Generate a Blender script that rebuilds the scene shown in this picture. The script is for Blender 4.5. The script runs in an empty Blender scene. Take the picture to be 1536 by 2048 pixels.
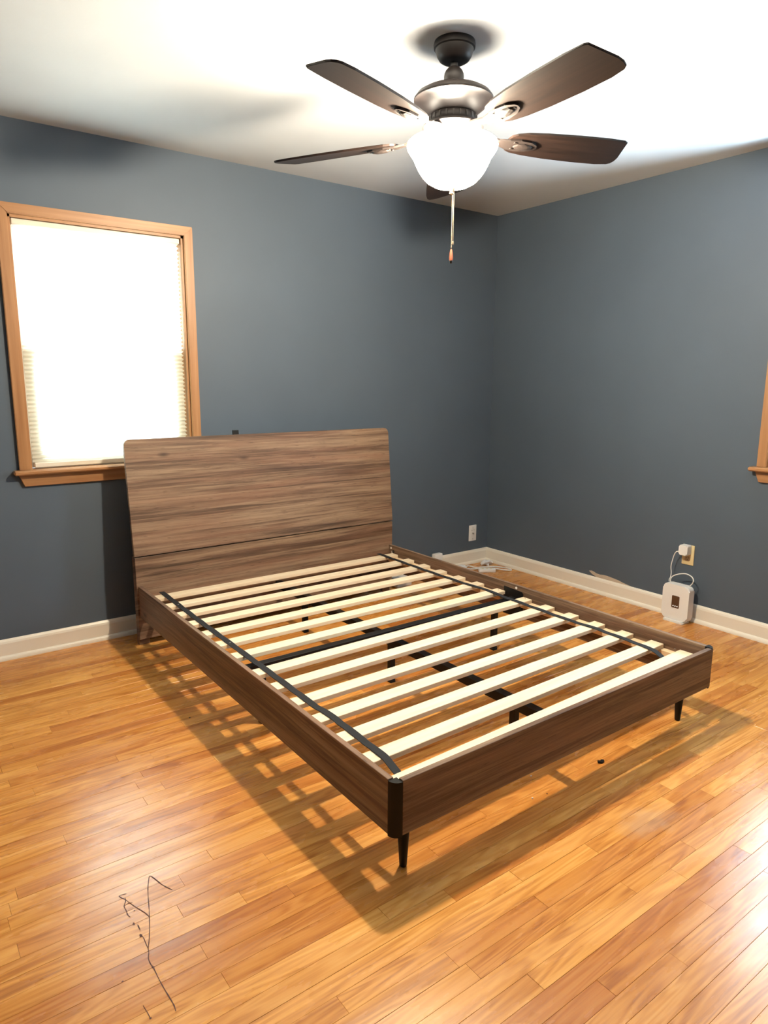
import bpy, bmesh, math, random
from mathutils import Vector, Matrix
R = random.Random(7)
D = bpy.data
SC = bpy.context.scene
COL = SC.collection

# ------------------------------------------------------------------ camera
CAM = Vector((-3.6148, -3.5876, 1.3306)); YAW, PITCH, ROLL, FPX = 0.637, -0.1899, 0.0054, 1376.62
fw = Vector((math.sin(YAW)*math.cos(PITCH), math.cos(YAW)*math.cos(PITCH), math.sin(PITCH)))
rt0 = Vector((math.cos(YAW), -math.sin(YAW), 0)); up0 = rt0.cross(fw)
rt = rt0*math.cos(ROLL) + up0*math.sin(ROLL); up = up0*math.cos(ROLL) - rt0*math.sin(ROLL)
cd = D.cameras.new('camera'); cam = D.objects.new('camera', cd); COL.objects.link(cam)
m = Matrix((rt, up, -fw)).transposed().to_4x4(); m.translation = CAM; cam.matrix_world = m
cd.sensor_fit = 'VERTICAL'; cd.sensor_height = 24.0; cd.sensor_width = 18.0
cd.lens = FPX/2048*24; cd.clip_start = .02
SC.camera = cam
def project(p):
    d = Vector(p) - CAM; z = d.dot(fw)
    return (768 + FPX*d.dot(rt)/z, 1024 - FPX*d.dot(up)/z, z)

# ------------------------------------------------------------------ world, lamps, exposure
world = D.worlds.new('world'); SC.world = world; world.use_nodes = True
bg = world.node_tree.nodes['Background']; bg.inputs[0].default_value = (.80, .90, 1, 1); bg.inputs[1].default_value = 3.0
SC.view_settings.view_transform = 'Standard'; SC.view_settings.look = 'None'
SC.view_settings.gamma = 1; SC.view_settings.use_curve_mapping = False
SC.view_settings.exposure = 0.0
def area(name, loc, direction, sx, sy, power, col):
    l = D.lights.new(name, 'AREA'); l.shape = 'RECTANGLE'; l.size = sx; l.size_y = sy; l.energy = power; l.color = col
    o = D.objects.new(name, l); COL.objects.link(o); o.location = loc
    o.rotation_euler = Vector(direction).to_track_quat('-Z', 'Y').to_euler(); return o
SKY = (.66, .83, 1)
area('daylight_window_back', (-2.64, .95, 1.6), (0, -1, -.05), 1.4, 1.5, 510, SKY)
area('daylight_window_right', (.80, -2.36, 1.7), (-1, 0, -.10), 1.6, 1.6, 250, SKY)
area('daylight_ground_right', (.36, -2.36, .62), (-.25, 0, 1), 1.5, .36, 760, SKY)
FX, FY = -1.911, -1.668
BULB_P, BULB_C = 222, (1, .88, .69)

# ------------------------------------------------------------------ material helpers
def mat(name, base=(.5, .5, .5), rough=.5, metal=0, spec=.5, emit=None, estr=0):
    M = D.materials.new(name); M.use_nodes = True
    b = M.node_tree.nodes['Principled BSDF']
    b.inputs['Base Color'].default_value = (*base, 1); b.inputs['Roughness'].default_value = rough
    b.inputs['Metallic'].default_value = metal; b.inputs['Specular IOR Level'].default_value = spec
    if emit: b.inputs['Emission Color'].default_value = (*emit, 1); b.inputs['Emission Strength'].default_value = estr
    return M
class NT:
    def __init__(s, M): s.t = M.node_tree; s.b = s.t.nodes['Principled BSDF']
    def n(s, ty, **kw):
        nd = s.t.nodes.new(ty)
        for k, v in kw.items(): setattr(nd, k, v)
        return nd
    def put(s, sock, v):
        if isinstance(v, bpy.types.NodeSocket): s.t.links.new(v, sock)
        elif v is not None: sock.default_value = v
    def math(s, op, a, b=None, clamp=False):
        nd = s.n('ShaderNodeMath', operation=op, use_clamp=clamp); s.put(nd.inputs[0], a); s.put(nd.inputs[1], b); return nd.outputs[0]
    def comb(s, x, y, z):
        nd = s.n('ShaderNodeCombineXYZ'); s.put(nd.inputs[0], x); s.put(nd.inputs[1], y); s.put(nd.inputs[2], z); return nd.outputs[0]
    def noise(s, vec, scale=1, detail=3, rough=.55, dist=0, fac=True):
        nd = s.n('ShaderNodeTexNoise'); s.put(nd.inputs['Vector'], vec); nd.inputs['Scale'].default_value = scale
        nd.inputs['Detail'].default_value = detail; nd.inputs['Roughness'].default_value = rough; nd.inputs['Distortion'].default_value = dist
        return nd.outputs[0 if fac else 1]
    def ramp(s, f, stops, interp='LINEAR'):
        nd = s.n('ShaderNodeValToRGB'); s.put(nd.inputs[0], f); cr = nd.color_ramp; cr.interpolation = interp
        while len(cr.elements) < len(stops): cr.elements.new(.5)
        for e, (p, c) in zip(cr.elements, stops): e.position = p; e.color = (*c, 1) if len(c) == 3 else c
        return nd.outputs[0]
    def mix(s, f, a, b, blend='MIX'):
        nd = s.n('ShaderNodeMix', data_type='RGBA', blend_type=blend); s.put(nd.inputs[0], f)
        for k, v in ((6, a), (7, b)):
            if isinstance(v, tuple): nd.inputs[k].default_value = (*v, 1)
            else: s.put(nd.inputs[k], v)
        return nd.outputs[2]
    def bump(s, h, strength=.1, dist=.002):
        nd = s.n('ShaderNodeBump'); nd.inputs['Strength'].default_value = strength; nd.inputs['Distance'].default_value = dist
        s.put(nd.inputs['Height'], h); s.t.links.new(nd.outputs[0], s.b.inputs['Normal'])
    def pos(s):
        g = s.n('ShaderNodeNewGeometry'); x = s.n('ShaderNodeSeparateXYZ'); s.t.links.new(g.outputs['Position'], x.inputs[0])
        return x.outputs, g.outputs['Position']
    def objc(s):
        g = s.n('ShaderNodeTexCoord'); x = s.n('ShaderNodeSeparateXYZ'); s.t.links.new(g.outputs['Object'], x.inputs[0])
        return x.outputs, g.outputs['Object']
    def color(s, c): s.put(s.b.inputs['Base Color'], c)
    def rough(s, c): s.put(s.b.inputs['Roughness'], c)

def wall_paint(name, c):
    M = mat(name, c, .55, 0, .35); t = NT(M); _, p = t.pos()
    n = t.noise(p, 1.3, 3); t.color(t.ramp(n, [(.3, tuple(x*.94 for x in c)), (.7, tuple(x*1.06 for x in c))]))
    t.bump(t.noise(p, 90, 4), .12, .002); return M
M_wall = wall_paint('slate_wall_paint', (.077, .101, .132))
M_ceil = wall_paint('ceiling_paint', (.50, .515, .53))
M_trimw = mat('cream_trim_paint', (.76, .70, .60), .35)
M_plaster = mat('bare_plaster', (.50, .42, .33), .9)

def oak_floor():
    M = mat('honey_oak_boards', (.4, .2, .08), .36, 0, .5); t = NT(M); (x, y, z), p = t.pos()
    a = t.n('ShaderNodeAttribute', attribute_name='tone'); tone = a.outputs['Fac']
    ox = t.math('ADD', x, t.math('MULTIPLY', tone, 37.0)); oy = t.math('ADD', y, t.math('MULTIPLY', tone, 11.0))
    # cathedral figure, stretched along the board
    v1 = t.comb(t.math('MULTIPLY', ox, 1.6), t.math('MULTIPLY', oy, 16), t.math('MULTIPLY', tone, 50))
    n1 = t.noise(v1, 1.0, 2, .5, .6)
    rings = t.math('SINE', t.math('MULTIPLY', n1, 46)); rings = t.math('MULTIPLY_ADD', rings, .5); rings.node.inputs[2].default_value = .5
    v2 = t.comb(t.math('MULTIPLY', ox, 5), t.math('MULTIPLY', oy, 150), tone)
    n2 = t.noise(v2, 1, 4, .6, .2)
    v3 = t.comb(t.math('MULTIPLY', ox, 1.1), t.math('MULTIPLY', oy, 7), tone); n3 = t.noise(v3, 1.4, 3)
    g = t.math('ADD', t.math('MULTIPLY', rings, .17), t.math('ADD', t.math('MULTIPLY', n2, .38), t.math('MULTIPLY', n3, .62)))
    base = t.ramp(g, [(.36, (.33, .115, .022)), (.50, (.50, .204, .040)), (.64, (.61, .28, .065)), (.80, (.68, .35, .10))])
    w = t.n('ShaderNodeTexWhiteNoise', noise_dimensions='1D'); t.put(w.inputs['W'], t.math('MULTIPLY', tone, 91.7))
    tint = t.ramp(w.outputs['Value'], [(0, (.78, .62, .50)), (.25, (.95, .86, .74)), (.6, (1.0, .97, .92)), (.85, (1.10, 1.10, 1.08)), (1, (1.18, 1.22, 1.24))])
    c = t.mix(1.0, base, tint, 'MULTIPLY')
    # greyish worn patch in front of the bed foot
    dx = t.math('DIVIDE', t.math('ADD', x, 1.82), .15); dy = t.math('DIVIDE', t.math('ADD', y, 2.545), .07)
    rr = t.math('SQRT', t.math('ADD', t.math('MULTIPLY', dx, dx), t.math('MULTIPLY', dy, dy)))
    rr = t.math('ADD', rr, t.math('MULTIPLY', t.math('SUBTRACT', t.noise(p, 14, 3), .5), 1.2))
    f = t.ramp(rr, [(.35, (.34, .34, .34)), (1.35, (0, 0, 0))])
    c = t.mix(f, c, (.50, .36, .24)); t.color(c)
    rn = t.noise(t.comb(t.math('MULTIPLY', x, 1.5), t.math('MULTIPLY', y, 6), 0.0), 2.0, 4)
    t.rough(t.ramp(rn, [(.3, (.20,)*3), (.7, (.34,)*3)]))
    t.bump(t.math('ADD', t.math('MULTIPLY', n2, .5), t.math('MULTIPLY', t.noise(v3, 2.5, 3), 2.0)), .10, .002); return M
M_floor = oak_floor()
M_gap = mat('dark_board_gap', (.12, .05, .018), .9)

def rustic(name, axis):
    """brown wood-look laminate with the grain along world axis 0 (x) or 1 (y)"""
    M = mat(name, (.3, .2, .12), .48, 0, .4); t = NT(M); s, p = t.pos(); L = s[axis]; O = s[1-axis]; z = s[2]
    zz = t.math('ADD', z, t.math('MULTIPLY', O, .35))
    warp = t.math('MULTIPLY', t.noise(t.comb(t.math('MULTIPLY', L, 1.3), t.math('MULTIPLY', zz, 4), 0.0), 1, 2), .022)
    zw = t.math('ADD', zz, warp)
    # printed planks: bands of uneven tone with crisp edges
    zb = t.math('DIVIDE', t.math('ADD', zz, .066), .092); bid = t.math('FLOOR', zb)
    w = t.n('ShaderNodeTexWhiteNoise', noise_dimensions='1D'); t.put(w.inputs['W'], bid); wv = w.outputs['Value']
    Ls = t.math('ADD', L, t.math('MULTIPLY', wv, 17.0))
    b1 = t.noise(t.comb(t.math('MULTIPLY', Ls, .75), t.math('MULTIPLY', zw, 20), 3.1), 1, 3, .6, .3)
    b2 = t.noise(t.comb(t.math('MULTIPLY', Ls, 2.6), t.math('MULTIPLY', zw, 95), 1.7), 1, 5, .65, .6)
    b3 = t.noise(t.comb(t.math('MULTIPLY', Ls, 10), t.math('MULTIPLY', zw, 380), 5.0), 1, 3, .6)
    g = t.math('ADD', t.math('MULTIPLY', b1, .56), t.math('ADD', t.math('MULTIPLY', b2, .44), t.math('MULTIPLY', b3, .14)))
    g = t.math('ADD', g, t.math('MULTIPLY', t.math('SUBTRACT', wv, .5), .075))
    c = t.ramp(g, [(.41, (.036, .019, .011)), (.51, (.098, .056, .034)), (.585, (.180, .110, .068)), (.66, (.250, .165, .105)), (.78, (.31, .215, .145))])
    red = t.noise(t.comb(t.math('MULTIPLY', Ls, 1.1), t.math('MULTIPLY', zw, 14), 9.0), 1, 2)
    c = t.mix(t.ramp(red, [(.45, (0, 0, 0)), (.7, (.5, .5, .5))]), c, (.22, .105, .062))
    # dark scattered pores and knots
    k = t.n('ShaderNodeTexVoronoi'); t.put(k.inputs['Vector'], t.comb(t.math('MULTIPLY', L, 2.2), t.math('MULTIPLY', zw, 5.6), 0.5)); k.inputs['Scale'].default_value = 1
    kf = t.ramp(k.outputs['Distance'], [(.02, (.8, .8, .8)), (.085, (0, 0, 0))]); c = t.mix(kf, c, (.035, .017, .01))
    pores = t.ramp(t.noise(t.comb(t.math('MULTIPLY', L, 14), t.math('MULTIPLY', zw, 170), 2.0), 1, 2), [(.63, (0, 0, 0)), (.72, (.6, .6, .6))])
    c = t.mix(pores, c, (.045, .023, .013))
    t.color(c); t.bump(b2, .05, .001); return M
M_wx, M_wy = rustic('rustic_laminate_across', 0), rustic('rustic_laminate_along', 1)

def pine(name, axis, c0, c1):
    M = mat(name, c1, .5, 0, .35); t = NT(M); s, p = t.objc(); inf = t.n('ShaderNodeObjectInfo'); r = inf.outputs['Random']
    L = s[axis]; O = s[1-axis]
    v = t.comb(t.math('ADD', t.math('MULTIPLY', L, 2.0), t.math('MULTIPLY', r, 40)), t.math('MULTIPLY', O, 70), t.math('MULTIPLY', r, 9))
    n = t.noise(v, 1, 3); c = t.ramp(n, [(.3, c0), (.7, c1)])
    k = t.n('ShaderNodeTexVoronoi'); t.put(k.inputs['Vector'], t.comb(t.math('ADD', t.math('MULTIPLY', L, 2.3), t.math('MULTIPLY', r, 77)), t.math('MULTIPLY', O, 9), r)); k.inputs['Scale'].default_value = 1
    kf = t.ramp(k.outputs['Distance'], [(.03, (.7, .7, .7)), (.10, (0, 0, 0))]); c = t.mix(kf, c, (.42, .24, .11))
    t.color(c); return M
M_pine = pine('pale_pine', 0, (.70, .56, .38), (.80, .68, .50))
M_ledger = pine('ledger_pine', 1, (.68, .50, .30), (.76, .58, .38))

def trim_oak(name, axes):
    M = mat(name, (.5, .25, .09), .4, 0, .45); t = NT(M); s, p = t.pos()
    v = t.comb(*[t.math('MULTIPLY', s[i], axes[i]) for i in range(3)])
    n = t.noise(v, 1, 4, .6, .3); t.color(t.ramp(n, [(.3, (.27, .122, .046)), (.55, (.35, .172, .070)), (.75, (.42, .22, .098))])); return M
M_trim_v = trim_oak('honey_trim_upright', (40, 40, 1.5)); M_trim_x = trim_oak('honey_trim_across', (1.5, 40, 40)); M_trim_y = trim_oak('honey_trim_along', (40, 1.5, 40))
M_black = mat('black_powder_coat', (.006, .0055, .0055), .5, 0, .22)
M_bronze = mat('oil_rubbed_bronze', (.016, .012, .011), .46, 0, .3)
M_strap = mat('black_webbing', (.018, .018, .020), .8, 0, .25)
def blade_mat():
    M = mat('dark_walnut_blade', (.05, .025, .016), .42, 0, .28); t = NT(M); s, p = t.objc()
    n = t.noise(t.comb(t.math('MULTIPLY', s[0], 3), t.math('MULTIPLY', s[1], 60), 0.0), 1, 4, .6)
    t.color(t.ramp(n, [(.3, (.007, .0042, .0034)), (.7, (.018, .0095, .007))])); return M
M_blade = blade_mat()
M_brass = mat('antique_brass', (.15, .11, .075), .45, .6)
M_fob = mat('reddish_wood_fob', (.085, .022, .010), .45, 0, .3)
M_white = mat('white_plastic', (.74, .73, .71), .35)
M_ivory = mat('ivory_plastic', (.70, .58, .32), .4)
M_ivory2 = mat('tan_receptacle', (.40, .29, .17), .45)
M_dark = mat('dark_slot', (.02, .016, .014), .6)
M_screen = mat('brown_display_glass', (.085, .040, .022), .12)
M_led = mat('white_indicator_light', (.8, .8, .8), .4, emit=(1, .97, .92), estr=1.2)
M_metal = mat('nickel_screw', (.42, .40, .38), .35, .8)
M_cap = mat('white_screw_cap', (.80, .76, .70), .4)
M_cable = mat('white_cable', (.72, .71, .68), .45)
M_sash = mat('painted_sash', (.62, .58, .50), .45)
M_ink = mat('brown_scratch', (.075, .025, .018), .7)
M_rail = mat('cream_shade_rail', (.66, .60, .50), .4)
M_foil = mat('clear_wrapper', (.72, .72, .74), .12, 0, .8)
M_print = mat('grey_print', (.30, .29, .28), .6)
def shade_mat():
    M = D.materials.new('pleated_shade_cloth'); M.use_nodes = True; t = M.node_tree; t.nodes.clear()
    o = t.nodes.new('ShaderNodeOutputMaterial'); d = t.nodes.new('ShaderNodeBsdfDiffuse'); tr = t.nodes.new('ShaderNodeBsdfTranslucent'); mx = t.nodes.new('ShaderNodeMixShader')
    d.inputs[0].default_value = (.80, .77, .68, 1); tr.inputs[0].default_value = (.86, .84, .76, 1); mx.inputs[0].default_value = .55
    t.links.new(d.outputs[0], mx.inputs[1]); t.links.new(tr.outputs[0], mx.inputs[2]); t.links.new(mx.outputs[0], o.inputs[0]); return M
M_shade = shade_mat()
def glass_mat():
    M = D.materials.new('window_glass'); M.use_nodes = True; t = M.node_tree; t.nodes.clear()
    o = t.nodes.new('ShaderNodeOutputMaterial'); d = t.nodes.new('ShaderNodeBsdfTransparent'); g = t.nodes.new('ShaderNodeBsdfGlossy'); mx = t.nodes.new('ShaderNodeMixShader')
    d.inputs[0].default_value = (.95, .97, .96, 1); g.inputs['Roughness'].default_value = .02; mx.inputs[0].default_value = .06
    t.links.new(d.outputs[0], mx.inputs[1]); t.links.new(g.outputs[0], mx.inputs[2]); t.links.new(mx.outputs[0], o.inputs[0]); return M
M_glass = glass_mat()
def bowl_mat():
    """frosted lamp glass: lets the bulb's light through and glows itself"""
    M = D.materials.new('frosted_lamp_glass'); M.use_nodes = True; t = M.node_tree; t.nodes.clear()
    o = t.nodes.new('ShaderNodeOutputMaterial'); d = t.nodes.new('ShaderNodeBsdfTransparent'); e = t.nodes.new('ShaderNodeEmission'); a = t.nodes.new('ShaderNodeAddShader')
    d.inputs[0].default_value = (.80, .78, .74, 1); e.inputs[0].default_value = (1, .90, .74, 1); 
    gm = t.nodes.new('ShaderNodeNewGeometry'); mr = t.nodes.new('ShaderNodeMapRange'); mr.inputs[3].default_value = 5; mr.inputs[4].default_value = 88   # the inner face, beside the bulb, glows more
    t.links.new(gm.outputs['Backfacing'], mr.inputs[0]); t.links.new(mr.outputs[0], e.inputs[1])
    t.links.new(d.outputs[0], a.inputs[0]); t.links.new(e.outputs[0], a.inputs[1]); t.links.new(a.outputs[0], o.inputs[0]); return M
M_bowl = bowl_mat()

# ------------------------------------------------------------------ mesh helpers
def empty(name, loc=(0, 0, 0)):
    o = D.objects.new(name, None); o.empty_display_size = .05; COL.objects.link(o); o.location = loc; return o
def tag(o, label=None, cat=None, group=None, kind=None):
    for k, v in (('label', label), ('category', cat), ('group', group), ('kind', kind)):
        if v: o[k] = v
    return o
WORLD_LOC = {}
def wloc(o):
    v = Vector((0, 0, 0))
    while o: v += o.location; o = o.parent
    return v
def obj(name, bm, material, parent=None, origin=None, smooth=False, label=None):
    """bm is in world coordinates; the object's origin goes to `origin` (default: the parent's origin)"""
    base = wloc(parent) if parent else Vector((0, 0, 0))
    org = Vector(origin) if origin is not None else base
    bmesh.ops.translate(bm, verts=bm.verts, vec=-org)
    bmesh.ops.recalc_face_normals(bm, faces=bm.faces)
    me = D.meshes.new(name); bm.to_mesh(me); bm.free()
    me.materials.append(material)
    if smooth:
        for p in me.polygons: p.use_smooth = True
        if smooth != 'all': me.set_sharp_from_angle(angle=math.radians(smooth if smooth is not True else 40))
    o = D.objects.new(name, me); COL.objects.link(o); o.parent = parent; o.location = org - base
    if label: o['label'] = label
    return o
def NB(): return bmesh.new()
def box(bm, x0, x1, y0, y1, z0, z1, bev=0, seg=1):
    r = bmesh.ops.create_cube(bm, size=1)
    vs = r['verts']; cx, cy, cz = (x0+x1)/2, (y0+y1)/2, (z0+z1)/2
    for v in vs: v.co = Vector((cx+v.co.x*abs(x1-x0), cy+v.co.y*abs(y1-y0), cz+v.co.z*abs(z1-z0)))
    if bev:
        es = list({e for v in vs for e in v.link_edges}); bmesh.ops.bevel(bm, geom=es, offset=bev, segments=seg, affect='EDGES', profile=.5)
    return bm
def prism(bm, pts, f0, f1):
    """pts: 2-D outline; f0/f1 map (a, b) to the 3-D points of the two faces"""
    a = [bm.verts.new(f0(*p)) for p in pts]; b = [bm.verts.new(f1(*p)) for p in pts]; n = len(pts)
    bm.faces.new(a); bm.faces.new(b[::-1])
    for i in range(n): bm.faces.new((a[i], b[i], b[(i+1) % n], a[(i+1) % n]))
    return bm
def lathe(bm, prof, cx, cy, seg=40, closed=False):
    rings = []
    for r, z in prof:
        if r < 1e-5: rings.append([bm.verts.new((cx, cy, z))])
        else: rings.append([bm.verts.new((cx+r*math.cos(2*math.pi*i/seg), cy+r*math.sin(2*math.pi*i/seg), z)) for i in range(seg)])
    for A, B in zip(rings, rings[1:]):
        for i in range(seg):
            j = (i+1) % seg
            if len(A) == 1 and len(B) == 1: continue
            if len(A) == 1: bm.faces.new((A[0], B[i], B[j]))
            elif len(B) == 1: bm.faces.new((A[i], A[j], B[0]))
            else: bm.faces.new((A[i], A[j], B[j], B[i]))
    return bm
def smoothpath(pts, n=6):
    P = [Vector(p) for p in pts]; out = []
    for i in range(len(P)-1):
        p0, p1, p2, p3 = P[max(i-1, 0)], P[i], P[i+1], P[min(i+2, len(P)-1)]
        for k in range(n):
            t = k/n; out.append(.5*((2*p1)+(p2-p0)*t+(2*p0-5*p1+4*p2-p3)*t*t+(3*p1-p0-3*p2+p3)*t**3))
    out.append(P[-1]); return out
def tube(bm, pts, r, seg=8):
    P = [Vector(p) for p in pts]; prev = None; last = None; first = None
    for i, p in enumerate(P):
        d = (P[min(i+1, len(P)-1)] - P[max(i-1, 0)]).normalized()
        if prev is None: u = d.orthogonal().normalized()
        else: u = (prev - d*prev.dot(d)).normalized()
        prev = u; v = d.cross(u); rr = r[i] if isinstance(r, (list, tuple)) else r
        ring = [bm.verts.new(p + (u*math.cos(2*math.pi*k/seg)+v*math.sin(2*math.pi*k/seg))*rr) for k in range(seg)]
        if last:
            for k in range(seg): bm.faces.new((last[k], last[(k+1) % seg], ring[(k+1) % seg], ring[k]))
        else: first = ring
        last = ring
    bm.faces.new(first[::-1]); bm.faces.new(last); return bm
def ball(bm, c, r, sub=2, scale=(1, 1, 1)):
    v = bmesh.ops.create_icosphere(bm, subdivisions=sub, radius=r)['verts']
    for q in v: q.co = Vector((c[0]+q.co.x*scale[0], c[1]+q.co.y*scale[1], c[2]+q.co.z*scale[2]))
    return bm
def cyl(bm, c, axis, r, h, seg=20, r2=None):
    a = Vector(axis).normalized(); u = a.orthogonal().normalized(); v = a.cross(u); c = Vector(c); r2 = r if r2 is None else r2
    A = [bm.verts.new(c+(u*math.cos(2*math.pi*k/seg)+v*math.sin(2*math.pi*k/seg))*r) for k in range(seg)]
    B = [bm.verts.new(c+a*h+(u*math.cos(2*math.pi*k/seg)+v*math.sin(2*math.pi*k/seg))*r2) for k in range(seg)]
    bm.faces.new(A[::-1]); bm.faces.new(B)
    for k in range(seg): bm.faces.new((A[k], A[(k+1) % seg], B[(k+1) % seg], B[k]))
    return bm
def rrect(x0, x1, y0, y1, r, n=5):
    out = []
    for cx, cy, a0 in ((x1-r, y1-r, 0), (x0+r, y1-r, 90), (x0+r, y0+r, 180), (x1-r, y0+r, 270)):
        for k in range(n+1):
            a = math.radians(a0+90*k/n); out.append((cx+r*math.cos(a), cy+r*math.sin(a)))
    return out

# ------------------------------------------------------------------ room shell
X0, Y0, HC, TH = -4.25, -4.30, 2.44, .14
W1 = dict(u0=-3.041, u1=-2.243, z0=.905, z1=2.042)      # window opening, back wall (u = x)
W2 = dict(u0=-2.754, u1=-1.956, z0=.905, z1=2.042)      # window opening, right wall (u = y)
def holed(lo, hi, W, f):
    bm = NB()
    for a0, a1, b0, b1 in ((lo, W['u0'], 0, HC), (W['u1'], hi, 0, HC), (W['u0'], W['u1'], 0, W['z0']-.02), (W['u0'], W['u1'], W['z1'], HC)): f(bm, a0, a1, b0, b1)
    return bm
wall_back = tag(obj('wall_back', holed(X0-TH, TH, W1, lambda bm, a, b, c, d: box(bm, a, b, 0, TH, c, d)), M_wall), kind='structure')
wall_right = tag(obj('wall_right', holed(Y0-TH, 0, W2, lambda bm, a, b, c, d: box(bm, 0, TH, a, b, c, d)), M_wall), kind='structure')
tag(obj('wall_left', box(NB(), X0-TH, X0, Y0-TH, 0, 0, HC), M_wall), kind='structure')
tag(obj('wall_front', box(NB(), X0, 0, Y0-TH, Y0, 0, HC), M_wall), kind='structure')
tag(obj('ceiling', box(NB(), X0-TH, TH, Y0-TH, TH, HC, HC+.1), M_ceil), kind='structure')
floor = tag(obj('floor', box(NB(), X0-TH, TH, Y0-TH, TH, -.09, -.008), M_gap), kind='structure')

# floor boards: every strip runs along x; the 300 largest in the picture are parts, the rest one part
def add_board(bm, x0, x1, y0, y1, tone, lay, z1=0.0):
    c = .0004; zb = -.008
    a = [bm.verts.new(p) for p in ((x0, y0, zb), (x1, y0, zb), (x1, y1, zb), (x0, y1, zb))]
    b = [bm.verts.new(p) for p in ((x0, y0, z1-c), (x1, y0, z1-c), (x1, y1, z1-c), (x0, y1, z1-c))]
    t = [bm.verts.new(p) for p in ((x0+c, y0+c, z1), (x1-c, y0+c, z1), (x1-c, y1-c, z1), (x0+c, y1-c, z1))]
    fs = [bm.faces.new(t)]
    for i in range(4):
        j = (i+1) % 4; fs += [bm.faces.new((a[i], a[j], b[j], b[i])), bm.faces.new((b[i], b[j], t[j], t[i]))]
    for f in fs: f[lay] = tone
boards = []
BW = .0520; row = 0; y = 0.0
while y > Y0:
    y1 = y; y0 = max(y-BW, Y0); x = 0.0 - R.uniform(0, .7) ; first = True
    xs = [0.0, x] if x < -.12 else [0.0]
    while xs[-1] > X0: xs.append(xs[-1] - R.choice((.32, .45, .6, .75, .9, 1.05, 1.3))*R.uniform(.85, 1.15))
    xs[-1] = X0
    if len(xs) > 2 and xs[-2] - xs[-1] < .12: xs.pop(-2)
    for xa, xb in zip(xs, xs[1:]): boards.append((xb+.0002, xa-.0002, y0+.0002, y1-.0002, R.random()))
    y -= BW
def seen_area(b):
    """rough area of the board inside the frame, in photograph pixels"""
    s = 0; n = 6
    for k in range(n):
        xa = b[0]+(b[1]-b[0])*k/n; xb = b[0]+(b[1]-b[0])*(k+1)/n
        q = []
        for p in ((xa, b[2], 0), (xb, b[2], 0), (xb, b[3], 0), (xa, b[3], 0)):
            u, v, z = project(p)
            if z < .15: q = None; break
            q.append((u, v))
        if not q: continue
        cu = sum(a for a, _ in q)/4; cv = sum(a for _, a in q)/4
        if -60 < cu < 1596 and -60 < cv < 2108:
            s += abs(sum(q[i][0]*q[(i+1) % 4][1]-q[(i+1) % 4][0]*q[i][1] for i in range(4)))/2
    return s
boards.sort(key=seen_area, reverse=True)
for b in boards[:300]:
    bm = NB(); lay = bm.faces.layers.float.new('tone'); add_board(bm, *b, lay, R.uniform(-.0003, .0002))
    obj('floor_board', bm, M_floor, floor, ((b[0]+b[1])/2, (b[2]+b[3])/2, 0))
bm = NB(); lay = bm.faces.layers.float.new('tone')
for b in boards[300:]: add_board(bm, *b, lay)
tag(obj('floor_boards', bm, M_floor, floor), kind='stuff')

# scratched mark on the boards
def ribbon(bm, pts, w, z=.0007):
    last = None
    for i, p in enumerate(pts):
        d = Vector(pts[min(i+1, len(pts)-1)]) - Vector(pts[max(i-1, 0)]); d.z = 0; d.normalize(); n = Vector((-d.y, d.x, 0))*w*R.uniform(.6, 1.3)
        q = Vector((p[0], p[1], z)); r = (bm.verts.new(q-n), bm.verts.new(q+n))
        if last: bm.faces.new((last[0], r[0], r[1], last[1]))
        last = r
def blot(bm, c, rx, ry, z=.0008):
    vs = [bm.verts.new((c[0]+rx*math.cos(a)*R.uniform(.7, 1.2), c[1]+ry*math.sin(a)*R.uniform(.7, 1.2), z)) for a in [k*math.pi/6 for k in range(12)]]
    bm.faces.new(vs)
mk = NB()
for pts, w in (
    ([(-3.109, -1.97), (-3.124, -1.936), (-3.131, -1.908), (-3.14, -1.883), (-3.152, -1.908), (-3.16, -1.929), (-3.17, -1.963), (-3.179, -1.997), (-3.188, -2.028), (-3.2, -2.066), (-3.212, -2.1), (-3.222, -2.124), (-3.225, -2.138), (-3.231, -2.153), (-3.232, -2.172), (-3.23, -2.185), (-3.23, -2.203), (-3.23, -2.23), (-3.229, -2.255), (-3.227, -2.285), (-3.226, -2.31), (-3.228, -2.325)], .0011),
    ([(-3.211, -1.913), (-3.229, -1.91), (-3.219, -1.934), (-3.212, -1.957), (-3.202, -1.984), (-3.193, -2.007), (-3.188, -2.028)], .0009),
    ([(-3.218, -1.926), (-3.221, -1.94), (-3.229, -1.954), (-3.229, -1.972), (-3.23, -1.99), (-3.227, -2.0)], .0011),
    ([(-3.229, -1.954), (-3.218, -1.951), (-3.207, -1.954)], .0008),
    ([(-3.222, -2.075), (-3.221, -2.091), (-3.222, -2.107), (-3.222, -2.124)], .0009),
    ([(-3.28, -2.27), (-3.278, -2.291), (-3.277, -2.31)], .0006)):
    ribbon(mk, smoothpath([(a, b, 0) for a, b in pts], 3), w)
for c, rx, ry in (((-3.23, -2.185), .0035, .003), ((-3.16, -1.929), .002, .0025), ((-3.298, -2.182), .0025, .002), ((-3.277, -2.31), .003, .002), ((-3.212, -1.985), .002, .0015), ((-3.224, -2.075), .0035, .006), ((-3.2265, -2.028), .0025, .006), ((-3.220, -2.046), .0015, .012)): blot(mk, c, rx, ry)
obj('scratch_mark', mk, M_ink, floor, (-3.2, -2.1, 0), label='dark reddish-brown forked scratch line on the floor boards')

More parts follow.
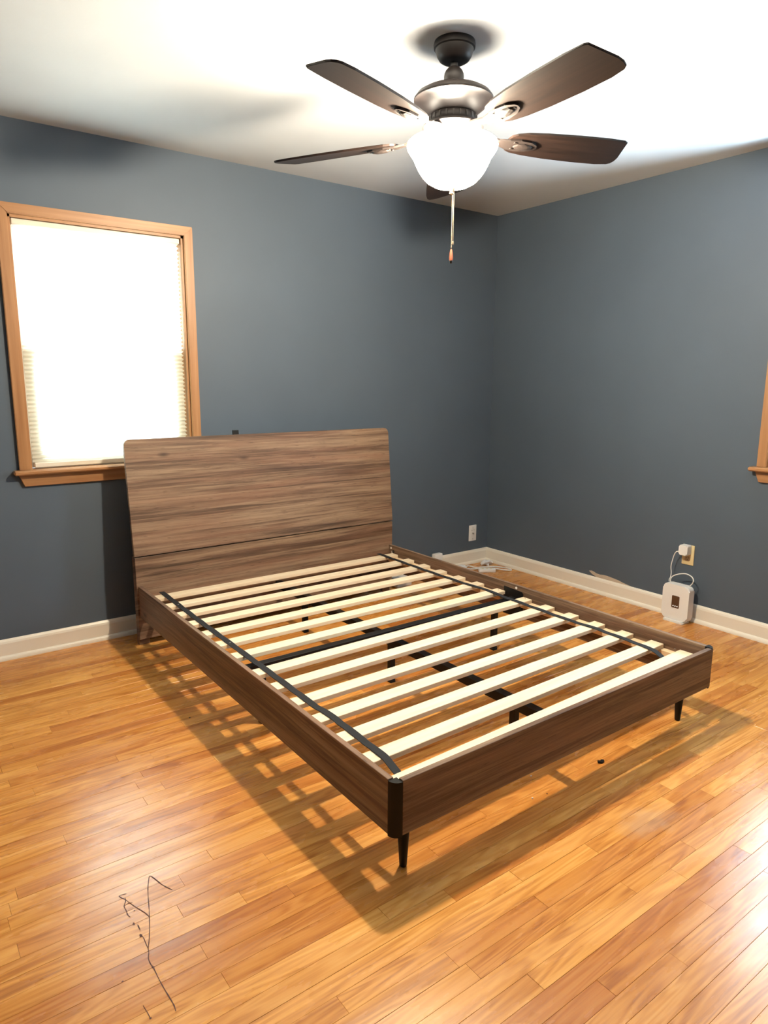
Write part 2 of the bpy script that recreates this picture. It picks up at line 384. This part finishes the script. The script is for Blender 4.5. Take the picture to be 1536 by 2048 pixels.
# baseboards with a shoe moulding
def baseboard(name, f0, f1, g):
    pr = [(0, 0), (.013, 0), (.013, .080), (.010, .090), (.004, .0985), (0, .1)]
    o = tag(obj(name, prism(NB(), pr, f0, f1), M_trimw), kind='structure')
    sh = [(.013, 0), (.027, 0)] + [(.013+.014*math.cos(a), .020*math.sin(a)+.002) for a in (.3, .7, 1.1, 1.45)] + [(.013, .022)]
    obj('shoe_moulding', prism(NB(), sh, *g), M_trimw, o)
baseboard('baseboard_back', lambda d, z: (X0, -d, z), lambda d, z: (-d, -d, z), (lambda d, z: (X0, -d, z), lambda d, z: (-d, -d, z)))
baseboard('baseboard_right', lambda d, z: (-d, Y0, z), lambda d, z: (-d, -d, z), (lambda d, z: (-d, Y0, z), lambda d, z: (-d, -d, z)))
# peeled paint above the right baseboard
dm = [(-.928, .129), (-.945, .134), (-.966, .131), (-.985, .124), (-1.013, .122), (-1.04, .126), (-1.068, .126), (-1.116, .121), (-1.15, .117), (-1.178, .110), (-1.239, .1005), (-1.10, .1), (-.99, .1), (-.955, .112)]
obj('peeled_patch', prism(NB(), dm, lambda a, b: (0, a, b), lambda a, b: (-.0012, a, b)), M_plaster, wall_right, (0, -1.08, .12), label='beige ragged patch where the wall paint has peeled off')

# ------------------------------------------------------------------ windows
def window(name, W, P, M_across, ref):
    """P(u, d, z) -> world, d = distance out of the room (negative = into the room)"""
    win = tag(empty(name, ref), kind='structure')
    u0, u1, z0, z1 = W['u0'], W['u1'], W['z0'], W['z1']; cw = .045
    def pb(bm, a0, a1, d0, d1, b0, b1, bev=0):
        p, q = Vector(P(a0, d0, b0)), Vector(P(a1, d1, b1))
        box(bm, min(p.x, q.x), max(p.x, q.x), min(p.y, q.y), max(p.y, q.y), min(p.z, q.z), max(p.z, q.z), bev); return bm
    fr = lambda d: (lambda a, b: P(a, d, b))
    def casing(pts, mt):
        bm = prism(NB(), pts, fr(0), fr(-.019)); bmesh.ops.bevel(bm, geom=[e for e in bm.edges], offset=.0025, segments=2, affect='EDGES'); obj('casing', bm, mt, win, smooth=30)
    casing([(u0-cw, z0), (u0, z0), (u0, z1), (u0-cw, z1+cw)], M_trim_v)
    casing([(u1+cw, z0), (u1, z0), (u1, z1), (u1+cw, z1+cw)], M_trim_v)
    casing([(u0-cw, z1+cw), (u0, z1), (u1, z1), (u1+cw, z1+cw)], M_across)
    obj('stool', pb(NB(), u0-cw-.028, u1+cw+.028, -.052, .06, z0-.021, z0, .006), M_across, win, smooth=30)
    bm = prism(NB(), [(u0-cw-.006, z0-.021), (u0-cw+.016, z0-.077), (u1+cw-.016, z0-.077), (u1+cw+.006, z0-.021)], fr(0), fr(-.017)); bmesh.ops.bevel(bm, geom=list(bm.edges), offset=.002, segments=1, affect='EDGES'); obj('apron', bm, M_across, win)
    for a0, a1 in ((u0-.005, u0+.012), (u1-.012, u1+.005)): obj('jamb', pb(NB(), a0, a1, 0, TH, z0, z1), M_trim_v, win)
    obj('head_jamb', pb(NB(), u0, u1, 0, TH, z1-.012, z1+.005), M_across, win)
    zm = (z0+z1)/2-.01
    for nm, d0, d1, b0, b1, st, rl in (('upper_sash', .100, .130, zm-.02, z1-.012, .058, .050), ('lower_sash', .066, .096, z0, zm+.02, .082, .075)):
        s = obj(nm, pb(NB(), u0+.012, u0+.012+st, d0, d1, b0, b1), M_sash, win)
        b = bmesh.new(); b.from_mesh(s.data); bmesh.ops.translate(b, verts=b.verts, vec=wloc(win))
        pb(b, u1-.012-st, u1-.012, d0, d1, b0, b1); pb(b, u0+.012+st, u1-.012-st, d0, d1, b1-.04, b1); pb(b, u0+.012+st, u1-.012-st, d0, d1, b0, b0+rl)
        bmesh.ops.translate(b, verts=b.verts, vec=-wloc(win)); b.to_mesh(s.data); b.free()
        obj('glass_pane', pb(NB(), u0+.012+st, u1-.012-st, (d0+d1)/2-.002, (d0+d1)/2+.002, b0+rl, b1-.04), M_glass, s)
    return win
window('window_1', W1, lambda u, d, z: (u, d, z), M_trim_x, (-2.642, 0, .905))
window('window_2', W2, lambda u, d, z: (d, u, z), M_trim_y, (0, -2.355, .905))

# pleated shade in the left window
sh = tag(empty('window_shade', (-2.642, .03, .907)), 'cream pleated window shade pulled down and glowing with daylight', 'window shade')
sx0, sx1 = W1['u0']+.017, W1['u1']-.016
obj('headrail', box(NB(), sx0, sx1, .008, .048, 2.003, 2.028, .003), M_rail, sh)
bm = NB(); n = 108; last = None
for k in range(n+1):
    z = 2.003 - (2.003-.936)*k/n; d = .030 + (.009 if k % 2 else -.009); ex = .004 if k % 2 else 0
    r = [bm.verts.new((x, d, z)) for x in (sx0+.002+ex, (sx0+sx1)/2, sx1-.002-ex)]
    if last:
        for i in range(2): bm.faces.new((last[i], r[i], r[i+1], last[i+1]))
    last = r
obj('pleated_cloth', bm, M_shade, sh)
obj('bottom_rail', box(NB(), sx0+.008, sx1-.008, .010, .050, .909, .934, .004), M_rail, sh)

# ------------------------------------------------------------------ the bed
XL, XR, YF, YH, ZT, ZB = -2.6389, -1.0666, -2.3200, -.2195, .3130, .1535
HXL, HXR, ZS, ZH, TILT = -2.6497, -1.0551, .4616, 1.0385, .0555
T = .018; PR = .028
bed = tag(empty('bed_frame', (-1.85, -1.26, 0)), 'queen bed frame of rustic brown wood with pale bare slats', 'bed frame')
def part(name, bm, mt, label=None, smooth=False, parent=None, origin=None): return obj(name, bm, mt, parent or bed, origin, smooth, label)
# headboard: fixed lower panel and a leaning upper panel with rounded corners
part('lower_headboard', box(NB(), HXL+.002, HXR-.002, YH, YH+.020, .035, ZS-.002, .0015), M_wx)
rc = .028
hp = [(HXL, ZS+.0035), (HXR, ZS+.0035)] + [(HXR-rc+rc*math.cos(a), ZH-rc+rc*math.sin(a)) for a in [k*math.pi/12 for k in range(7)]] + [(HXL+rc-rc*math.cos(a), ZH-rc+rc*math.sin(a)) for a in [math.pi/2-k*math.pi/12 for k in range(7)]]
lean = lambda z: YH + TILT*(z-ZS)/(ZH-ZS)
bm = prism(NB(), hp, lambda a, z: (a, lean(z), z), lambda a, z: (a, lean(z)+.020, z))
bmesh.ops.bevel(bm, geom=list(bm.edges), offset=.0015, segments=1, affect='EDGES'); part('upper_headboard', bm, M_wx)
for x0 in (HXL+.003, HXR-.058): part('headboard_leg', box(NB(), x0, x0+.055, YH+.021, YH+.051, 0, .46, .003), M_wx)
bx = -2.055
part('support_bracket', prism(NB(), [(bx-.017, .60), (bx+.017, .60), (bx+.017, 1.061), (bx-.017, 1.061)], lambda a, z: (a, lean(z)+.0215, z), lambda a, z: (a, lean(z)+.030, z)), M_black, 'black metal bracket sticking up behind the headboard')
# rails
for x0, s in ((XL, 1), (XR-T, -1)):
    part('side_rail', box(NB(), x0, x0+T, YF+PR, YH-.001, ZB, ZT, .0012), M_wy)
part('foot_rail', box(NB(), XL+PR, XR-PR+.012, YF, YF+T, ZB, ZT, .0012), M_wx)
def post(cx, cy, sx, zt):
    o = [(0, 0)] + [(-PR*math.cos(a)*sx, -PR*math.sin(a)) for a in [k*math.pi/16 for k in range(9)]] 
    bm = prism(NB(), o, lambda a, b: (cx+a, cy+b, ZB-.004), lambda a, b: (cx+a, cy+b, zt)); part('corner_post', bm, M_black, 'black rounded corner post', smooth=35)
post(XL+PR, YF+PR, 1, ZT-.004); post(XR-PR, YF+PR, -1, ZT+.003)
for x, y in ((XL+.082, YF+.064), (XR-.087, YF+.080), (XL+.05, YH-.05), (XR-.05, YH-.05)):
    if y < -1: part('tapered_leg', lathe(NB(), [(0, 0), (.0085, 0), (.0105, .003), (.0195, .150), (.020, .20), (0, .20)], x, y, 20), M_black, 'black tapered leg', smooth=40)
# ledgers that carry the slats, broken at the middle bar
for x0, x1 in ((XL+T, XL+T+.028), (XR-T-.028, XR-T)):
    for y0, y1 in ((-2.215, -1.352), (-1.212, -.245)):
        b = box(NB(), x0, x1, y0, y1, .218, .2497, .002); part('slat_ledger', b, M_ledger, origin=((x0+x1)/2, (y0+y1)/2, .235))
# fourteen slats
far = [-.265, -.425, -.575, -.722, -.875, -1.022, -1.173, -1.365, -1.510, -1.656, -1.800, -1.945, -2.086, -2.226]
skew = [0, 0, 0, 0, .002, .004, .004, .016, .018, .022, .024, .026, .026, .036]
SW, sl0, sl1 = .058, XL+T+.004, XR-T-.005
s0 = None
for i, (f, k) in enumerate(zip(far, skew)):
    c = Vector(((sl0+sl1)/2, f-SW/2+k/2, .259))
    if s0 is None: s0 = part('slat', box(NB(), sl0, sl1, c.y-SW/2, c.y+SW/2, .2502, .268, .0015), M_pine, origin=c); o = s0
    else: o = s0.copy(); COL.objects.link(o); o.parent = bed
    o.location = c - Vector(bed.location); o.rotation_euler = (0, 0, math.atan2(k, sl1-sl0))
# two black straps lying over the slats, tucked under the last one
def strap(pts, w):
    bm = NB(); last = None; P = smoothpath(pts, 8)
    for i, p in enumerate(P):
        d = P[min(i+1, len(P)-1)]-P[max(i-1, 0)]; n = Vector((-d.y, d.x, 0)).normalized()*w/2
        r = [bm.verts.new(p+q) for q in (-n, n)] + [bm.verts.new(p+q+Vector((0, 0, .0022))) for q in (n, -n)]
        if last:
            for k in range(4): bm.faces.new((last[k], last[(k+1) % 4], r[(k+1) % 4], r[k]))
        else: bm.faces.new(r)
        last = r
    bm.faces.new(last[::-1]); return part('slat_strap', bm, M_strap, 'black webbing strap across the slats')
def over(fn):
    pts = [(fn(-.235), -.235, .2695), (fn(-.26), -.26, .2695)]
    for i in range(13):
        f = far[i]; pts += [(fn(f), f-.003, .2695), (fn(f-SW), f-SW+.003, .2695)]
        if i < 12: mid = (f-SW+far[i+1])/2; pts.append((fn(mid), mid, .2675))
    pts += [(fn(-2.18), -2.180, .258), (fn(-2.225), -2.225, .2462), (fn(-2.265), -2.265, .2455)]; return pts
def lerp(tab):
    def f(y):
        for (ya, xa), (yb, xb) in zip(tab, tab[1:]):
            if yb <= y <= ya: return xa+(xb-xa)*(y-ya)/(yb-ya)
        return tab[0][1] if y > tab[0][0] else tab[-1][1]
    return f
strap(over(lerp([(-.30, -2.530), (-.76, -2.536), (-1.37, -2.536), (-1.75, -2.538), (-1.83, -2.530), (-2.04, -2.535), (-2.3, -2.542)])), .025)
strap(over(lerp([(-.30, -1.176), (-.77, -1.180), (-1.06, -1.174), (-1.12, -1.160), (-1.32, -1.172), (-1.69, -1.182), (-1.85, -1.172), (-2.07, -1.181), (-2.3, -1.222)])), .025)
# steel frame below: cross bar with end plates, long beam, five support legs
bm = box(NB(), XL+T+.003, XR-T-.003, -1.302, -1.268, .214, .2505, .001); part('cross_bar', bm, M_black, 'black steel cross bar')
for x0, x1 in ((XR-T-.0035, XR-T), (XL+T, XL+T+.0035)):
    bm = prism(NB(), [(-1.345, .150), (-1.215, .150), (-1.215, .292), (-1.335, .288), (-1.345, .278)], lambda a, z: (x0, a, z), lambda a, z: (x1, a, z)); part('end_plate', bm, M_black, 'black steel plate on the side rail')
part('long_beam', box(NB(), -1.883, -1.848, YF+T+.002, YH-.002, .176, .213, .001), M_black, 'black steel beam under the slats')
for x, y, z in ((-1.866, -.52, .176), (-1.866, -1.285, .176), (-1.866, -2.02, .176), (-1.222, -1.285, .214), (-2.50, -1.285, .214)):
    b = box(NB(), x-.013, x+.013, y-.013, y+.013, .004, z, .0015); box(b, x-.0145, x+.0145, y-.0145, y+.0145, 0, .012, .002); part('support_leg', b, M_black, 'black steel support leg', origin=(x, y, 0))
for (y, z) in ((-1.297, .300), (-.245, .296)):
    part('screw_cap', cyl(NB(), (XR-T, y, z), (-1, 0, 0), .0065, .0016, 16), M_cap, 'white screw cap on the right rail')
part('cam_hole', cyl(NB(), (XR-T, -.268, .277), (-1, 0, 0), .011, .0012, 18), M_dark, 'dark fitting hole in the right rail')
part('cam_ring', cyl(NB(), (XR-T, -.260, .270), (-1, 0, 0), .011, .0006, 18), M_cap)
# small screw heads on the strap and on the slats' right ends
for x, y in ((-2.533, -.478), (-2.535, -1.075), (-1.107, -1.195), (-1.105, -1.378), (-1.103, -2.175)):
    part('screw_head', cyl(NB(), (x, y, .268 if x > -2 else .2712), (0, 0, 1), .0035, .0012, 12), M_metal)

# ------------------------------------------------------------------ ceiling fan
fan = tag(empty('ceiling_fan', (FX, FY, 2.44)), 'dark bronze ceiling fan with five blades and a lit glass bowl', 'ceiling fan')
def fpart(name, bm, mt, smooth=40, label=None, parent=None): return obj(name, bm, mt, parent or fan, None, smooth, label)
fpart('canopy', lathe(NB(), [(0, 2.44), (.068, 2.44), (.0705, 2.430), (.069, 2.420), (.064, 2.417), (.0625, 2.410), (.058, 2.397), (.051, 2.386), (.040, 2.379), (.022, 2.3765), (0, 2.3765)], FX, FY), M_bronze)
fpart('downrod', lathe(NB(), [(0, 2.385), (.0125, 2.385), (.0125, 2.30), (0, 2.30)], FX, FY, 20), M_bronze)
fpart('coupling', lathe(NB(), [(.012, 2.3655), (.020, 2.361), (.028, 2.353), (.0328, 2.343), (.034, 2.332), (.0325, 2.320), (.030, 2.308), (.030, 2.294), (0, 2.294)], FX, FY, 32), M_bronze)
fpart('motor_housing', lathe(NB(), [(0, 2.300), (.045, 2.2995), (.080, 2.296), (.106, 2.288), (.125, 2.277), (.1345, 2.265), (.134, 2.259), (.127, 2.256), (.119, 2.250), (.108, 2.240), (.094, 2.229), (.080, 2.221), (.074, 2.216), (0, 2.216)], FX, FY, 56), M_bronze)
vent = fpart('vent_ring', lathe(NB(), [(.060, 2.217), (.074, 2.216), (.078, 2.212), (.082, 2.190), (.080, 2.186), (0, 2.186)], FX, FY, 48), M_bronze)
bm = NB()
for k in range(22):
    a = 2*math.pi*k/22; c = Vector((FX+.0782*math.cos(a), FY+.0782*math.sin(a), 2.2015)); u = Vector((-math.sin(a), math.cos(a), 0)); w = Vector((math.cos(a), math.sin(a), 0))
    q = [c+u*sx*.0022+w*(sw*.004)+Vector((0, 0, sz*.008)) for sw in (-1, 1) for sx, sz in ((-1, -1), (1, -1), (1, 1), (-1, 1))]
    v = [bm.verts.new(p) for p in q]
    for f in ((0, 1, 2, 3), (7, 6, 5, 4), (0, 4, 5, 1), (1, 5, 6, 2), (2, 6, 7, 3), (3, 7, 4, 0)): bm.faces.new([v[i] for i in f])
fpart('vent_slots', bm, M_dark, False, parent=vent)
fpart('blade_hub', lathe(NB(), [(0, 2.187), (.075, 2.187), (.098, 2.182), (.104, 2.174), (.098, 2.166), (.070, 2.160), (.062, 2.150), (.062, 2.118), (.045, 2.112), (0, 2.112)], FX, FY, 48), M_bronze)
# blades: each with its own slight droop, pitched about its length
phase, BZ = 3.4098, 2.148
out = [(.200, -.022), (.206, -.036), (.222, -.047), (.26, -.056), (.33, -.064), (.45, -.070), (.56, -.072), (.628, -.070), (.640, -.064), (.662, .020), (.664, .040), (.658, .056), (.645, .064), (.60, .069), (.50, .070), (.38, .066), (.29, .058), (.235, .050), (.213, .040), (.202, .026), (.198, 0)]
tips = [2.148+.0184, 2.148+.0305, 2.148+.0035, 2.148-.028, 2.148-.021]
blades = []
for k in range(5):
    a = phase + k*2*math.pi/5; dz = tips[k]-BZ; slope = math.atan2(dz, .664); pit = math.radians(-12)
    Mx = Matrix.Translation((FX, FY, BZ)) @ Matrix.Rotation(a, 4, 'Z') @ Matrix.Rotation(-slope, 4, 'Y') @ Matrix.Rotation(pit, 4, 'X')
    bm = prism(NB(), out, lambda r, w: (r, w*1.13, .0035), lambda r, w: (r, w*1.13, -.0035))
    bmesh.ops.bevel(bm, geom=[e for e in bm.edges if abs(e.verts[0].co.z-e.verts[1].co.z) < 1e-6], offset=.0015, segments=2, affect='EDGES')
    bmesh.ops.recalc_face_normals(bm, faces=bm.faces)
    me = D.meshes.new('blade'); bm.to_mesh(me); bm.free(); me.materials.append(M_blade)
    o = D.objects.new('blade', me); COL.objects.link(o); o.parent = fan; o.matrix_parent_inverse = Matrix.Identity(4)
    o.matrix_basis = Matrix.Translation(-Vector(fan.location)) @ Mx
    # blade iron under the blade
    io = [(.075, -.016), (.12, -.013), (.17, -.016), (.205, -.027), (.245, -.033), (.285, -.028), (.312, -.012), (.316, 0), (.312, .012), (.285, .028), (.245, .033), (.205, .027), (.17, .016), (.12, .013), (.075, .016)]
    bm = NB(); zb = lambda r: -.0045 if r > .19 else -.0045+.022*min(1, (.19-r)/.09)
    prism(bm, io, lambda r, w: (r, w, zb(r)), lambda r, w: (r, w, zb(r)-.006))
    ball(bm, (.262, 0, -.0115), .020, 2, (1.9, .85, .42))
    for r, w in ((.225, .018), (.225, -.018), (.300, 0)): cyl(bm, (r, w, -.0100), (0, 0, -1), .0045, .0025, 10)
    bmesh.ops.recalc_face_normals(bm, faces=bm.faces)
    me = D.meshes.new('blade_iron'); bm.to_mesh(me); bm.free(); me.materials.append(M_bronze)
    i_ = D.objects.new('blade_iron', me); COL.objects.link(i_); i_.parent = o
# glass bowl, its bulb and the pull chains
prof = [(.146, 2.134), (.153, 2.127), (.156, 2.117), (.153, 2.107), (.144, 2.094), (.134, 2.080), (.126, 2.062), (.116, 2.042), (.102, 2.022), (.084, 2.004), (.060, 1.991), (.030, 1.984), (.006, 1.983)]
bowl = fpart('glass_bowl', lathe(NB(), prof, FX, FY, 56), M_bowl, 'all', 'lit white frosted glass bowl')
fpart('finial', lathe(NB(), [(0, 1.990), (.010, 1.988), (.013, 1.982), (.009, 1.976), (.006, 1.971), (.008, 1.966), (.004, 1.961), (0, 1.960)], FX, FY, 20), M_brass)
fpart('center_stem', lathe(NB(), [(.006, 2.115), (.006, 1.986)], FX, FY, 12), M_brass)
bl = D.lights.new('fan_bulb', 'POINT'); bl.energy = BULB_P; bl.color = BULB_C; bl.shadow_soft_size = .036
bo = D.objects.new('fan_bulb', bl); COL.objects.link(bo); bo.parent = fan; bo.location = Vector((FX-.066, FY-.050, 2.050))-Vector(fan.location)
def chain(x, y, z0, z1, r):
    bm = NB(); tube(bm, [(x, y, z0), (x, y, z1)], r*.4, 6)
    z = z0
    while z > z1: ball(bm, (x, y, z), r, 1); z -= r*2.6
    return bm
c1 = fpart('pull_chain', chain(FX+.002, FY-.004, 1.964, 1.783, .0017), M_brass, 'all', 'longer pull chain ending in a wooden fob')
fpart('fob', lathe(NB(), [(0, 1.784), (.003, 1.782), (.0055, 1.770), (.0072, 1.755), (.0068, 1.745), (0, 1.744)], FX+.002, FY-.004, 16), M_fob, parent=c1)
fpart('fob_tip', lathe(NB(), [(0, 1.745), (.0068, 1.745), (.0060, 1.738), (.003, 1.735), (0, 1.735)], FX+.002, FY-.004, 16), M_dark, parent=c1)
c2 = fpart('pull_chain', chain(FX+.014, FY+.002, 1.985, 1.812, .0015), M_brass, 'all', 'shorter bare pull chain')
fpart('chain_end', lathe(NB(), [(0, 1.813), (.003, 1.811), (.0038, 1.804), (.002, 1.799), (0, 1.799)], FX+.014, FY+.002, 12), M_brass, parent=c2)

# ------------------------------------------------------------------ wall plates
cp = tag(empty('coax_plate', (-.152, 0, .228)), 'white coaxial wall plate on the back wall near the room corner', 'wall plate')
obj('plate', box(NB(), -.188, -.116, -.006, 0, .169, .287, .003, 2), M_white, cp, smooth=30)
obj('connector', cyl(cyl(NB(), (-.152, -.006, .225), (0, -1, 0), .0068, .004, 6), (-.152, -.010, .225), (0, -1, 0), .0048, .007, 16), M_metal, cp)
for z in (.266, .184): obj('screw', cyl(NB(), (-.152, -.006, z), (0, -1, 0), .0036, .0012, 14), M_metal, cp)
bm = NB()
def stroke(x0, z0, x1, z1, w=.0007):
    d = Vector((x1-x0, 0, z1-z0)); n = Vector((-d.z, 0, d.x)).normalized()*w
    p = [Vector((x0, 0, z0))-n, Vector((x1, 0, z1))-n, Vector((x1, 0, z1))+n, Vector((x0, 0, z0))+n]
    lo = [bm.verts.new(q+Vector((0, -.0060, 0))) for q in p]; hi = [bm.verts.new(q+Vector((0, -.0064, 0))) for q in p]
    bm.faces.new(hi)
    for i in range(4): bm.faces.new((lo[i], lo[(i+1) % 4], hi[(i+1) % 4], hi[i]))
for cx, st in ((-.1655, ((1, 1, 0, 1), (0, 1, 0, 0), (0, 0, 1, 0))), (-.1565, ((0, 0, .5, 1), (.5, 1, 1, 0), (.2, .4, .8, .4))), (-.1475, ((0, 1, 1, 1), (.5, 1, .5, 0))), (-.1385, ((0, 1, .5, 0), (.5, 0, 1, 1)))):
    for x0, z0, x1, z1 in st: stroke(cx-.003+.006*x0, .2455+.008*z0, cx-.003+.006*x1, .2455+.008*z1)
obj('lettering', bm, M_print, cp, label='small grey letters')

op = tag(empty('outlet_plate', (0, -1.585, .372)), 'ivory outlet plate on the right wall above the white router', 'outlet')
obj('plate', box(NB(), -.006, 0, -1.620, -1.550, .315, .430, .003, 2), M_ivory, op, smooth=30)
for zc in (.352, .393):
    rp = obj('receptacle', prism(NB(), rrect(-1.600, -1.568, zc-.0145, zc+.0145, .008), lambda a, b: (-.006, a, b), lambda a, b: (-.0078, a, b)), M_ivory2, op, label='tan receptacle face')
    b = NB()
    for yy, h in ((-1.5905, .009), (-1.5785, .007)): box(b, -.0085, -.0077, yy-.001, yy+.001, zc, zc+h)
    cyl(b, (-.0077, -1.5845, zc-.006), (-1, 0, 0), .0022, .0008, 12); obj('slots', b, M_dark, rp)
obj('screw', cyl(NB(), (-.006, -1.585, .3725), (-1, 0, 0), .003, .001, 12), M_metal, op)

# plug-in adapter with its cable, then the router
pa = tag(empty('power_adapter', (-.0085, -1.578, .405)), 'white plug-in power adapter in the ivory outlet with cable to router', 'power adapter')
bm = prism(NB(), rrect(-1.604, -1.552, .375, .432, .009), lambda a, b: (-.0082, a, b), lambda a, b: (-.050, a, b)); bmesh.ops.bevel(bm, geom=[e for e in bm.edges if abs(e.verts[0].co.x+.05) < 1e-5 and abs(e.verts[1].co.x+.05) < 1e-5], offset=.005, segments=2, affect='EDGES'); obj('adapter_body', bm, M_white, pa, smooth=35)
path = smoothpath([(-.040, -1.556, .392), (-.050, -1.540, .388), (-.050, -1.528, .365), (-.048, -1.518, .325), (-.046, -1.513, .295), (-.050, -1.520, .262), (-.060, -1.524, .240), (-.066, -1.521, .226), (-.070, -1.524, .2135)], 6)
obj('cable', tube(NB(), path, .0024, 8), M_cable, pa, smooth=True)
rt_ = tag(empty('router', (-.085, -1.590, 0)), 'white rounded router standing on the floor below the ivory outlet', 'router')
RZ0, RZ1 = .010, .214
bm = prism(NB(), rrect(-1.668, -1.510, RZ0, RZ1, .026, 7), lambda a, b: (-.052, a, b), lambda a, b: (-.104, a, b)); bmesh.ops.bevel(bm, geom=[e for e in bm.edges if abs(e.verts[0].co.x-e.verts[1].co.x) < 1e-6], offset=.006, segments=3, affect='EDGES'); obj('router_body', bm, M_white, rt_, smooth=40)
sc_ = obj('display', prism(NB(), rrect(-1.614, -1.569, .082, .152, .005), lambda a, b: (-.103, a, b), lambda a, b: (-.1052, a, b)), M_screen, rt_, label='dark brown display window')
for yy in (-1.604, -1.592, -1.580): obj('indicator', cyl(NB(), (-.1052, yy, .093), (-1, 0, 0), .0029, .0006, 14), M_led, sc_)
bm = prism(NB(), rrect(-.118, -.040, -1.650, -1.528, .012), lambda a, b: (a, b, 0), lambda a, b: (a, b, .008)); box(bm, -.116, -.108, -1.640, -1.538, .006, .014, .002); obj('foot', bm, M_white, rt_, smooth=35)
path = smoothpath([(-.070, -1.645, .2135), (-.066, -1.658, .232), (-.064, -1.662, .252), (-.062, -1.648, .270), (-.062, -1.615, .278), (-.062, -1.575, .268), (-.064, -1.540, .248), (-.068, -1.530, .228), (-.070, -1.533, .2135)], 6)
obj('looped_cable', tube(NB(), path, .0030, 8), M_cable, rt_, smooth=True)

# ------------------------------------------------------------------ odds and ends on the floor
t = tag(empty('phone_jack_box', (-.515, -.030, .10)), 'white surface jack box on the back baseboard behind the right rail', 'jack box')
obj('jack_cover', box(NB(), -.552, -.482, -.052, -.014, .062, .132, .004, 2), M_white, t, smooth=30)
obj('jack_port', box(NB(), -.523, -.511, -.0535, -.0515, .070, .080), M_dark, t)
t = tag(empty('power_brick', (-.935, -.14, 0)), 'white power brick on the floor seen between slats near the headboard', 'power brick')
obj('brick_body', box(NB(), -.985, -.865, -.185, -.115, 0, .058, .006, 2), M_white, t, smooth=30)
obj('brick_cord', tube(NB(), smoothpath([(-.866, -.15, .02), (-.82, -.14, .006), (-.74, -.10, .004), (-.66, -.07, .004), (-.60, -.065, .02), (-.565, -.058, .055), (-.547, -.040, .085)], 6), .0025, 7), M_cable, t, smooth=True)
t = tag(obj('white_cord', tube(NB(), smoothpath([(-.40, -.105, .004), (-.33, -.12, .012), (-.28, -.10, .02), (-.24, -.14, .010), (-.16, -.15, .005), (-.09, -.20, .005), (-.055, -.28, .005), (-.072, -.325, .005), (-.11, -.30, .007), (-.15, -.235, .010), (-.21, -.19, .012), (-.29, -.16, .012), (-.34, -.13, .018), (-.31, -.085, .022), (-.36, -.075, .012), (-.39, -.10, .005)], 8), .0045, 8), M_cable, smooth=True), 'tangled white cord lying on the floor in the room corner', 'cord')
t = tag(empty('power_strip', (-.235, -.215, 0)), 'small white extension block among the cords in the room corner', 'power strip')
bm = box(NB(), -.295, -.175, -.020, .020, 0, .026, .005, 2); bmesh.ops.rotate(bm, verts=bm.verts, cent=(-.235, 0, 0), matrix=Matrix.Rotation(math.radians(-32), 3, 'Z')); bmesh.ops.translate(bm, verts=bm.verts, vec=(0, -.245, 0)); obj('strip_body', bm, M_white, t, smooth=30)
b = NB()
for q in (-.03, 0, .03):
    c = Vector((-.235+q*math.cos(math.radians(-32)), -.245+q*math.sin(math.radians(-32)), .026)); cyl(b, c, (0, 0, 1), .009, .0008, 14)
obj('sockets', b, M_ivory, t)
# crumpled clear wrapper beside it
bm = bmesh.ops and NB(); v = bmesh.ops.create_icosphere(bm, subdivisions=2, radius=.040)['verts']
for q in v:
    q.co = Vector((q.co.x*1.1, q.co.y*.9, max(q.co.z, -.018)*(.75-6*abs(q.co.x)))) * R.uniform(.55, 1.35)
zmin = min(q.co.z for q in v)
for q in v: q.co += Vector((-.100, -.108, -zmin))
tag(obj('plastic_wrapper', bm, M_foil, None, (-.100, -.108, 0)), 'crumpled clear plastic wrapper on the corner floor beside the cords', 'wrapper')
bm = NB(); v = bmesh.ops.create_icosphere(bm, subdivisions=2, radius=.042)['verts']
for q in v: q.co = Vector((q.co.x*1.2, q.co.y*.8, max(q.co.z, -.025)*.8)) * R.uniform(.8, 1.2)
zmin = min(q.co.z for q in v)
for q in v: q.co += Vector((-.405, -.165, -zmin))
tag(obj('plastic_bag', bm, M_foil, None, (-.405, -.165, 0)), 'small white plastic bag just behind the right bed rail', 'bag')
# dark plastic clip and crumbs in front of the foot rail
bm = NB(); prism(bm, [(-1.678, -2.252), (-1.668, -2.262), (-1.652, -2.259), (-1.648, -2.252), (-1.656, -2.246), (-1.662, -2.250), (-1.670, -2.243)], lambda a, b_: (a, b_, .0004), lambda a, b_: (a, b_, .006))
tag(obj('plastic_chip', bm, M_black, None, (-1.663, -2.252, 0)), 'small black plastic chip on the floor under the foot rail', 'chip')
def crumb(x, y, r, mt, label):
    bm = NB(); ball(bm, (x, y, r*.6), r, 1, (1.2, .8, .6)); tag(obj('crumb', bm, mt, None, (x, y, 0)), label, 'crumb')
crumb(-1.932, -2.167, .0032, M_white, 'white crumb on the floor tucked close under the foot rail')
crumb(-2.025, -2.256, .0032, M_white, 'white crumb on the floor nearer the left front bed leg')
crumb(-1.967, -2.267, .0026, M_dark, 'dark crumb on the floor between the two white crumbs')
crumb(-2.722, -1.085, .0035, M_dark, 'black crumb on the floor in the left rail shadow')
